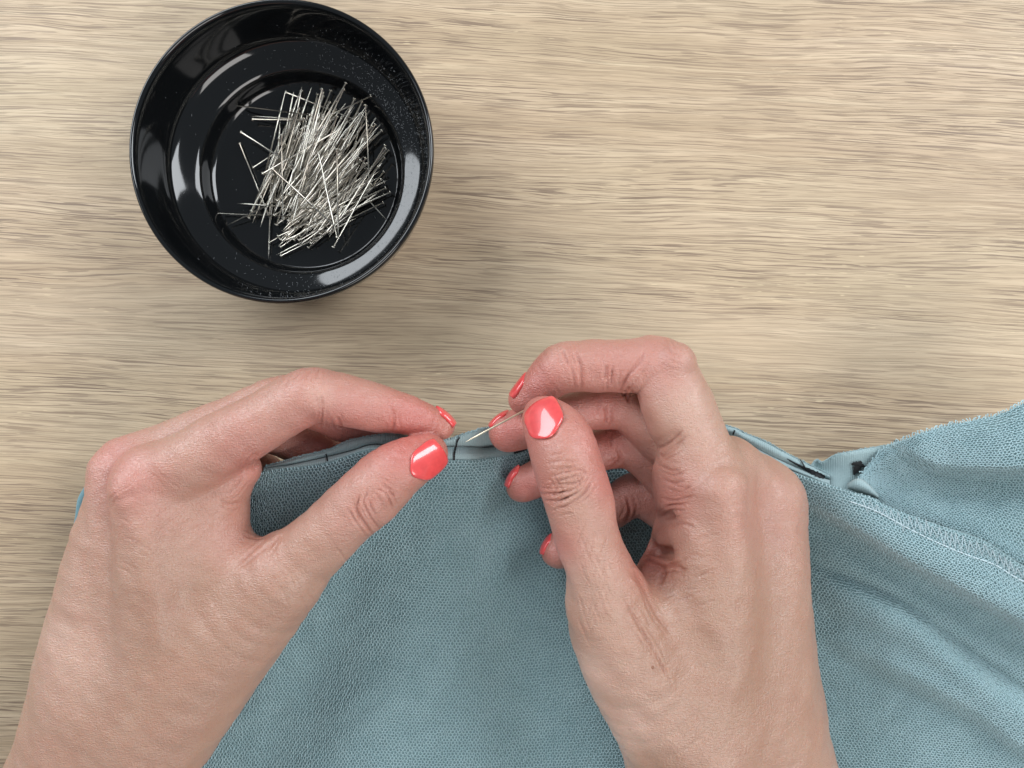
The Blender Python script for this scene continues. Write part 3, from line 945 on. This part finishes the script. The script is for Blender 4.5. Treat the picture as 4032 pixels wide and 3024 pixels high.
E_front = Line([(320, 1965, 14), (600, 1960, 20), (800, 1930, 32), (1038, 1857, 47), (1273, 1828, 53), (1449, 1775, 55), (1620, 1800, 53), (1765, 1812, 52), (1860, 1812, 48), (1922, 1806, 44),
                (2018, 1792, 37), (2073, 1774, 34), (2200, 1748, 30), (2400, 1710, 25), (2650, 1700, 22), (2880, 1745, 23), (3008, 1812, 24), (3096, 1850, 26), (3194, 1886, 29),
                (3350, 1936, 33), (3429, 1958, 35), (3527, 2007, 37), (3713, 2075, 38), (3879, 2135, 38), (4032, 2232, 38), (4300, 2350, 38)])
E_crease = Line([(1038, 1851, 46), (1175, 1824, 50), (1371, 1778, 52.5), (1469, 1750, 53), (1600, 1760, 51), (1765, 1757, 49.5), (1862, 1758, 45), (1922, 1760, 39), (2073, 1735, 30), (2400, 1680, 23),
                 (2650, 1670, 20), (2880, 1716, 24), (3008, 1781, 25), (3096, 1822, 26.5), (3200, 1866, 28), (3270, 1890, 27)])
E_back = Line([(1038, 1841, 46), (1175, 1801, 50), (1292, 1772, 52.5), (1371, 1738, 54), (1469, 1718, 55), (1547, 1711, 55), (1650, 1728, 53), (1753, 1733, 52), (1862, 1700, 50), (1916, 1688, 46),
               (2073, 1680, 36), (2400, 1660, 27), (2650, 1640, 23), (2869, 1680, 25), (2935, 1708, 25), (3020, 1743, 26), (3100, 1788, 27), (3200, 1838, 28), (3270, 1872, 29)])
L1 = Line([(2700, 1800), (3000, 1930), (3164, 2007), (3409, 2140), (3585, 2250), (3762, 2342), (4032, 2490), (4300, 2630)])
L2 = Line([(3000, 2130), (3200, 2215), (3420, 2310), (3585, 2392), (3760, 2520), (4032, 2715), (4300, 2880)])
L3 = Line([(2900, 2420), (3250, 2560), (3640, 2745), (3840, 2855), (4032, 3000), (4300, 3170)])


def vline(pts):
    c = catmull(np.array(pts, float), 8)
    return c[:, 1], c[:, 0]


V1 = vline([(2060, 1700), (2030, 1900), (1990, 2150), (2010, 2500), (2120, 3000), (2200, 3400)])
V2 = vline([(1640, 1700), (1680, 2100), (1640, 2500), (1480, 3000), (1400, 3400)])
V3 = vline([(2380, 1700), (2300, 2200), (2340, 2600), (2480, 3200)])
V4 = vline([(1250, 1800), (1330, 2100), (1300, 2500), (1050, 3000), (1000, 3400)])
YB = 3300.0


def nz2(x, y, s, seed=0.0):
    x = np.asarray(x, float); y = np.asarray(y, float)
    return np.sin(x / s + 1.7 * np.sin(y / s * 0.8 + seed) + seed) * np.cos(y / s * 1.13 + 1.3 * np.sin(x / s * 0.7 + seed * 2))


def z_panel(x, y):
    yt = E_front.y(x); zt = E_front.z(x)
    t = np.clip((y - yt) / (YB - yt), 0, 1)
    z = zt * (0.20 + 0.80 * (1 - t) ** 1.9) + 1.0
    k = sstep(0.0, 0.22, t)
    for (V, a, wd) in ((V1, -5.0, 105), (V2, 3.6, 150), (V3, 3.0, 120), (V4, -3.0, 110)):
        z = z + k * a * np.exp(-((x - np.interp(y, V[0], V[1])) / (wd * (1 + 0.6 * t))) ** 2)
    # folds on the right
    g = sstep(3000, 3450, x)
    s1 = L1.y(x) - y
    z = z + g * 15.0 * sstep(-6, 52, s1) * (1 - 0.55 * sstep(60, 260, s1))
    s1b = L1.y(x) - y
    z = z - g * 3.5 * np.exp(-((s1b + 45) / 60) ** 2)
    s2 = L2.y(x) - y
    g2 = sstep(3080, 3500, x)
    z = z - g2 * 4.5 * np.exp(-((s2) / 30) ** 2) + g2 * 7.5 * np.exp(-((s2 + 95) / 80) ** 2)
    s3 = L3.y(x) - y
    z = z + sstep(3100, 3700, x) * 8.0 * sstep(-12, 70, s3) * (1 - sstep(60, 240, s3))
    z = z + k * (0.7 * nz2(x, y, 120, 1.0) + 0.35 * nz2(x, y, 47, 2.0))
    return np.maximum(z, 1.2)


def grid_mesh(name, XY, Z, mat, parent, thick=0.0, uvs=None, kind=None):
    """XY (nu,nv,2) px, Z (nu,nv)"""
    nu, nv = Z.shape
    V = Pa(XY[..., 0], XY[..., 1], Z).reshape(-1, 3)
    idx = np.arange(nu * nv).reshape(nu, nv)
    Fq = np.stack([idx[:-1, :-1], idx[:-1, 1:], idx[1:, 1:], idx[1:, :-1]], -1).reshape(-1, 4)
    n = vnormals(V, Fq)
    if n[:, 2].sum() < 0: Fq = Fq[:, ::-1]
    Fq = np.ascontiguousarray(Fq)
    o = mesh_obj(name, V, Fq, mat, parent, kind=kind)
    W = V.reshape(nu, nv, 3)
    lu = np.concatenate([[0], np.cumsum(np.linalg.norm(np.diff(W[:, nv // 2], axis=0), axis=1))])
    lv = np.concatenate([[0], np.cumsum(np.linalg.norm(np.diff(W[nu // 2], axis=0), axis=1))])
    UV = np.stack(np.meshgrid(lu, lv, indexing='ij'), -1).reshape(-1, 2)
    uvl = o.data.uv_layers.new(name='UVMap')
    li = np.empty(len(o.data.loops), np.int32); o.data.loops.foreach_get('vertex_index', li)
    uvl.data.foreach_set('uv', (UV[li] * 0.4).astype(np.float32).ravel())
    if thick:
        m = o.modifiers.new('thickness', 'SOLIDIFY'); m.thickness = thick * MM; m.offset = -1.0
    return o, W


def loops_mesh(name, W, pu, pv, mat, parent, r=0.17, keep=None, seed=3, size=0.60):
    """little yarn loops standing on the grid surface W (nu,nv,3)"""
    rg = np.random.default_rng(seed)
    nu, nv = W.shape[:2]
    Lu = np.linalg.norm(np.diff(W, axis=0), axis=2).sum(0).mean(); Lv = np.linalg.norm(np.diff(W, axis=1), axis=2).sum(1).mean()
    cu = int(Lu / pu); cv = int(Lv / pv)
    jj, ii = np.meshgrid(np.arange(cv), np.arange(cu))
    u = (ii + 0.5 + 0.5 * (jj % 2)) / cu; v = (jj + 0.5) / cv
    u = u + rg.normal(0, 0.10, u.shape) / cu; v = v + rg.normal(0, 0.09, v.shape) / cv
    u = np.clip(u.ravel(), 0, 0.9999) * (nu - 1); v = np.clip(v.ravel(), 0, 0.9999) * (nv - 1)
    i0 = u.astype(int); j0 = v.astype(int); fu = (u - i0)[:, None]; fv = (v - j0)[:, None]
    a, b, c, d = W[i0, j0], W[i0 + 1, j0], W[i0, j0 + 1], W[i0 + 1, j0 + 1]
    C = (a * (1 - fu) + b * fu) * (1 - fv) + (c * (1 - fu) + d * fu) * fv
    du = (b - a) * (1 - fv) + (d - c) * fv; dv = (c - a) * (1 - fu) + (d - b) * fu
    du /= np.linalg.norm(du, axis=1)[:, None] + 1e-9
    N = np.cross(du, dv); N /= np.linalg.norm(N, axis=1)[:, None] + 1e-9
    N[N[:, 2] < 0] *= -1
    dv = np.cross(N, du)
    if keep is not None:
        m = keep(to_px(C), C); C, du, dv, N = C[m], du[m], dv[m], N[m]
    n = len(C)
    th = rg.normal(0.25, 0.28, n)
    ca, sa = np.cos(th)[:, None], np.sin(th)[:, None]
    A = du * ca + dv * sa; Bv = -du * sa + dv * ca
    S = 7
    q = np.linspace(-1, 1, S)
    sz = (size * rg.uniform(0.85, 1.2, n))[:, None]
    # horseshoe: legs towards +Bv, arch towards -Bv
    ax = np.array([-0.80, -1.0, -0.72, 0.0, 0.72, 1.0, 0.80]); bx = np.array([0.72, 0.10, -0.42, -0.66, -0.42, 0.10, 0.72]); hx = np.array([-0.05, 0.42, 0.60, 0.66, 0.60, 0.42, -0.05])
    lift = rg.uniform(0.75, 1.25, n)[:, None]
    ctr = []
    for k in range(S):
        ctr.append(C + A * ax[k] * sz * 0.95 + Bv * bx[k] * sz + N * hx[k] * lift * 0.75)
    ctr = np.stack(ctr, 1)                                  # n,S,3
    T = np.gradient(ctr, axis=1); T /= np.linalg.norm(T, axis=2)[..., None] + 1e-9
    Nn = np.repeat(N[:, None, :], S, 1)
    X = np.cross(T, Nn); X /= np.linalg.norm(X, axis=2)[..., None] + 1e-9
    Y = np.cross(X, T)
    V = []
    for k in range(3):
        an = k / 3 * 2 * math.pi + math.pi / 2
        V.append(ctr + r * (math.cos(an) * X + math.sin(an) * Y))
    V = np.stack(V, 2).reshape(-1, 3)                       # n,S,3sides
    base = (np.arange(n) * S * 3)[:, None, None]
    f = []
    for s_ in range(S - 1):
        for k in range(3):
            k2 = (k + 1) % 3
            f.append([s_ * 3 + k, s_ * 3 + k2, (s_ + 1) * 3 + k2, (s_ + 1) * 3 + k])
    f = np.array(f)[None] + base
    return mesh_obj(name, V, f.reshape(-1, 4), mat, parent, kind='stuff')


def fringe(name, L3d, step, ln, r, mat, parent, out, seed=5):
    """short yarn ends sticking out along an edge (world mm polyline), out = outward direction"""
    rg = np.random.default_rng(seed)
    p = np.asarray(L3d); s = np.concatenate([[0], np.cumsum(np.linalg.norm(np.diff(p, axis=0), axis=1))])
    mb = MB(); x = 0
    while x < s[-1]:
        c = np.array([np.interp(x, s, p[:, k]) for k in range(3)])
        c2 = np.array([np.interp(x + 0.5, s, p[:, k]) for k in range(3)])
        t = c2 - c; t /= np.linalg.norm(t) + 1e-9
        o = np.array(out, float) + rg.normal(0, 0.25, 3); o /= np.linalg.norm(o)
        l = ln * rg.uniform(0.5, 1.35); sd = t * rg.normal(0, 0.35) * l
        pts = [c - o * 0.5, c + o * l * 0.5 + sd * 0.3, c + o * l + sd, c + o * l * 0.75 + sd * 1.4 + t * 0.28]
        v, f = tube(pts, r, 4, caps=False); mb.add(v, f)
        x += step * rg.uniform(0.6, 1.4)
    return mb.build(name, mat, parent, kind='stuff')


gar = empty('garment', P(2400, 2500, 2))
tag(gar, 'teal sweatshirt fabric with looped inner side, its folded hem held up by both hands', 'fabric')

# main terry panel
xs = np.linspace(325, 4300, 520); tt = np.linspace(0, 1, 240)
X, T = np.meshgrid(xs, tt, indexing='ij')
Yt = E_front.y(X)
Y = Yt + (YB - Yt) * T
Zp = z_panel(X, Y)
panel, Wp = grid_mesh('terry_panel', np.stack([X, Y], -1), Zp, M_base, gar, thick=0.8)
loops_mesh('terry_loops', Wp, 1.38, 1.10, M_loop, panel, keep=lambda p, c: (p[:, 0] > 640) & (p[:, 1] < 3180) & (p[:, 0] < 4110))

# folded hem: the two smooth strips that form a trough along the top edge
def strip(name, La, Lb, x0, x1, rows, bulge, mat, thick=0.7, dza=0.0):
    x = np.linspace(x0, x1, int((x1 - x0) / 9)); r = np.linspace(0, 1, rows)
    Xs, R = np.meshgrid(x, r, indexing='ij')
    Ys = La.y(Xs) * (1 - R) + Lb.y(Xs) * R
    Zs = (La.z(Xs) + dza) * (1 - R) + Lb.z(Xs) * R + bulge * np.sin(R * math.pi)
    Zs = Zs + 0.25 * nz2(Xs, Ys, 60, 3.0)
    return grid_mesh(name, np.stack([Xs, Ys], -1), Zs, mat, gar, thick=thick)

strip('hem_strip', E_front, E_crease, 1038, 3268, 9, 1.4, M_jersey, dza=0.35)
strip('hem_strip', E_crease, E_back, 1038, 3268, 9, 1.0, M_jersey)
def lowered(L, dy, kz):
    c = L.c.copy(); c[:, 1] += dy; c[:, 2] *= kz
    o = Line.__new__(Line); o.c = c; return o
strip('back_panel', E_back, lowered(E_back, 45, 0.15), 1038, 3268, 14, 2.0, M_jersey, thick=0.4)

xb = np.linspace(1045, 3260, 1100)
fringe('raw_edge', Pa(xb, E_back.y(xb), E_back.z(xb)), 0.42, 0.55, 0.13, M_fuzz, gar, (0, 1, 0.25))
xb = np.linspace(1045, 3420, 1200)
fringe('raw_edge', Pa(xb, E_front.y(xb), E_front.z(xb) + 0.35), 0.50, 0.45, 0.14, M_fuzz, gar, (0, 0.6, 0.6), 6)

# the piece folded over behind the seam, right
C_top = Line([(3325, 1935), (3350, 1912), (3412, 1846), (3455, 1793), (3497, 1757), (3585, 1722), (3635, 1703), (3734, 1674), (3800, 1662), (3880, 1645), (3940, 1630), (4032, 1588), (4300, 1470)])
C_lobe = Line([(3300, 1700), (3470, 1745), (3566, 1815), (3684, 1874), (3830, 1888), (4032, 1890), (4300, 1880)])
def z_flap(x, y):
    s = C_lobe.y(x) - y
    g = sstep(3440, 3640, x)
    z = 31.5 + 3.0 * sstep(3340, 3700, x)
    z = z + g * (9.0 + 13.0 * sstep(3550, 4120, x)) * sstep(-4, 60, s) * (1 - 0.35 * sstep(90, 300, s)) - g * 3.0 * np.exp(-((s + 60) / 60) ** 2)
    z = z + 2.2 * np.exp(-((y - E_front.y(x) + 10) / 60) ** 2)
    z = z + 0.5 * nz2(x, y, 90, 4.0) + 0.25 * nz2(x, y, 35, 5.0)
    z = z - 5.0 * (1 - sstep(0, 60, x - 3325)) - 2.0 * (1 - sstep(0, 50, y - C_top.y(x)))
    return z
xs = np.linspace(3327, 4300, 240); tt = np.linspace(0, 1, 150)
X, T = np.meshgrid(xs, tt, indexing='ij')
Yt = C_top.y(X); Yb = E_front.y(X) + 55
Y = Yt + (Yb - Yt) * T
Zf = z_flap(X, Y) - 8.0 * sstep(-5, 50, Y - E_front.y(X))
flap, Wf = grid_mesh('folded_flap', np.stack([X, Y], -1), Zf, M_base, gar, thick=0.8)
loops_mesh('terry_loops', Wf, 1.38, 1.08, M_loop, flap, seed=9, keep=lambda p, c: (p[:, 0] < 4110))
xb = np.linspace(3400, 4200, 600)
fringe('raw_edge', Pa(xb, C_top.y(xb), z_flap(xb, C_top.y(xb))), 0.8, 1.0, 0.20, M_loop, gar, (-0.15, 1, 0.1), 8)
# the flap's underside, turned down behind its raw edge
D_top = Line([(3190, 1850, 27), (3215, 1812, 28), (3240, 1822, 28), (3292, 1792, 29), (3370, 1776, 30), (3448, 1762, 30), (3500, 1754, 30), (3560, 1760, 29)])
D_bot = Line([(3190, 1890, 25.5), (3215, 1895, 26), (3300, 1925, 28), (3370, 1955, 28), (3450, 1975, 27), (3560, 2000, 26)])
_g = gar
strip('hem_corner', D_top, D_bot, 3192, 3555, 12, -1.5, M_jersey)
xb = np.linspace(3200, 3500, 160)
fringe('raw_edge', Pa(xb, D_top.y(xb), D_top.z(xb)), 0.5, 0.5, 0.12, M_fuzz, gar, (0, 1, 0.2), 10)
# small turned-in tip beside the seam start
tipT = Line([(3335, 1905, 33), (3370, 1885, 36), (3400, 1890, 37), (3440, 1925, 37), (3460, 1950, 36)])
tipB = Line([(3335, 1925, 33), (3370, 1935, 35.5), (3400, 1945, 36), (3440, 1957, 37), (3460, 1965, 37)])
strip('seam_tip', tipT, tipB, 3337, 3458, 6, 1.5, M_jersey)

# the bit of rolled edge that peeps out left of the left hand
def z_roll(a): return 0
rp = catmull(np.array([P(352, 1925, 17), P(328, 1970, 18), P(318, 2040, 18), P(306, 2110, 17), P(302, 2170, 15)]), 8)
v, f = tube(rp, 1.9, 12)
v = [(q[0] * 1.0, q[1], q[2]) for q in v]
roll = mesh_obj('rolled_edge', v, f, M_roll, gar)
fringe('raw_edge', rp - np.array([1.3, 0, -0.6]), 0.35, 0.4, 0.11, M_fuzz, gar, (-1, 0, 0.3), 12)

# pen marks
def mark(pts, wd, zf, seed=1):
    rg = np.random.default_rng(seed)
    c = catmull(np.array([(a[0], a[1]) for a in pts], float), 7)
    ws = catmull(np.array([[a[2] if len(a) > 2 else wd] for a in pts], float), 7)[:, 0]
    t = np.gradient(c, axis=0); t /= np.linalg.norm(t, axis=1)[:, None] + 1e-9
    n = np.stack([-t[:, 1], t[:, 0]], -1)
    V = []; Fc = []
    for i in range(len(c)):
        w_ = ws[i] * rg.uniform(0.7, 1.25)
        for s_ in (-0.5, 0, 0.5):
            q = c[i] + n[i] * s_ * w_
            V.append(P(q[0], q[1], float(zf(q[0], q[1])) + (0.75 if s_ == 0 else 0.6)))
    for i in range(len(c) - 1):
        for k in range(2):
            Fc.append((i * 3 + k, i * 3 + k + 1, i * 3 + k + 4, i * 3 + k + 3))
    e = np.cross(V[1] - V[0], V[3] - V[0])
    if e[2] < 0: Fc = [f_[::-1] for f_ in Fc]
    return mesh_obj('pen_mark', V, Fc, M_ink, gar)

def z_hem(x, y):
    yf, yc, yb = E_front.y(x), E_crease.y(x), E_back.y(x)
    if y > yc:
        r = np.clip((y - yf) / (yc - yf + 1e-6), 0, 1); return (E_front.z(x) + .35) * (1 - r) + E_crease.z(x) * r + 1.4 * math.sin(r * math.pi) + 0.25 * nz2(x, y, 60, 3.0)
    r = np.clip((y - yc) / (yb - yc - 1e-6), 0, 1); return E_crease.z(x) * (1 - r) + E_back.z(x) * r + 1.0 * math.sin(r * math.pi) + 0.25 * nz2(x, y, 60, 3.0)
def z_corner(x, y):
    r = np.clip((y - D_top.y(x)) / (D_bot.y(x) - D_top.y(x)), 0, 1)
    return D_top.z(x) * (1 - r) + D_bot.z(x) * r - 1.5 * math.sin(r * math.pi) + 0.25 * nz2(x, y, 60, 3.0)
mark([(1810, 1722), (1800, 1740), (1796, 1760)], 6, z_hem)
mark([(1795, 1760), (1790, 1785), (1788, 1812)], 7, z_hem)
mark([(1283, 1787), (1287, 1800), (1290, 1816)], 6, z_hem)
mark([(2024, 1784), (2050, 1776), (2075, 1768)], 8, z_hem)
mark([(2893, 1694), (2886, 1712)], 7, z_hem)
mark([(3098, 1806, 4), (3140, 1830, 9), (3180, 1850, 14), (3215, 1866, 20), (3248, 1880, 12)], 10, lambda x, y: max(z_hem(x, y), z_corner(x, y)) if x > 3195 else z_hem(x, y), 3)
mark([(3150, 1808, 3), (3160, 1824, 5), (3172, 1846, 6)], 5, z_hem, 4)
mark([(3392, 1816, 6), (3386, 1824, 26), (3380, 1832, 38), (3378, 1840, 30), (3372, 1850, 34), (3366, 1860, 18), (3362, 1870, 5)], 30, z_corner, 5)
mark([(3352, 1828, 5), (3370, 1826, 16), (3396, 1832, 12), (3406, 1842, 4)], 10, z_corner, 8)
mark([(306, 2034), (322, 2030), (350, 2026)], 13, lambda x, y: 19.9, 6)

# seam: overlock zigzag and a running stitch
zz = MB(); 
x = 3395.0; k = 0
pts = []
while x < 4120:
    yy = E_front.y(x) + (6 if k % 2 == 0 else 62) + random.uniform(-14, 14)
    pts.append((x + (0 if k % 2 == 0 else 8), yy)); x += random.uniform(7, 17); k += 1
th3 = [P(a, b, float(z_panel(a, b)) + 0.75) for a, b in pts]
sm = []
for i in range(len(th3) - 1):
    a, b = th3[i], th3[i + 1]
    sm += [a, a * 0.5 + b * 0.5 + np.array([0, 0, 0.15])]
v, f = tube(sm, 0.12, 4, caps=False); zz.add(v, f)
zz.build('overlock_stitch', M_thread, gar, kind='stuff')
S_run = Line([(3340, 1972), (3450, 2012), (3585, 2085), (3700, 2140), (3811, 2186), (3920, 2225), (4032, 2290), (4300, 2400)])
x = 3350.0
while x < 4110:
    x1 = x + 24
    q = [P(a, S_run.y(a), float(z_panel(a, S_run.y(a))) + h_) for a, h_ in ((x, 0.5), (x + 6, 0.85), (x + 12, 0.95), (x + 18, 0.85), (x1, 0.5))]
    v, f = tube(q, 0.17, 5)
    mesh_obj('stitch', v, f, M_thread, gar)
    x = x1 + 6
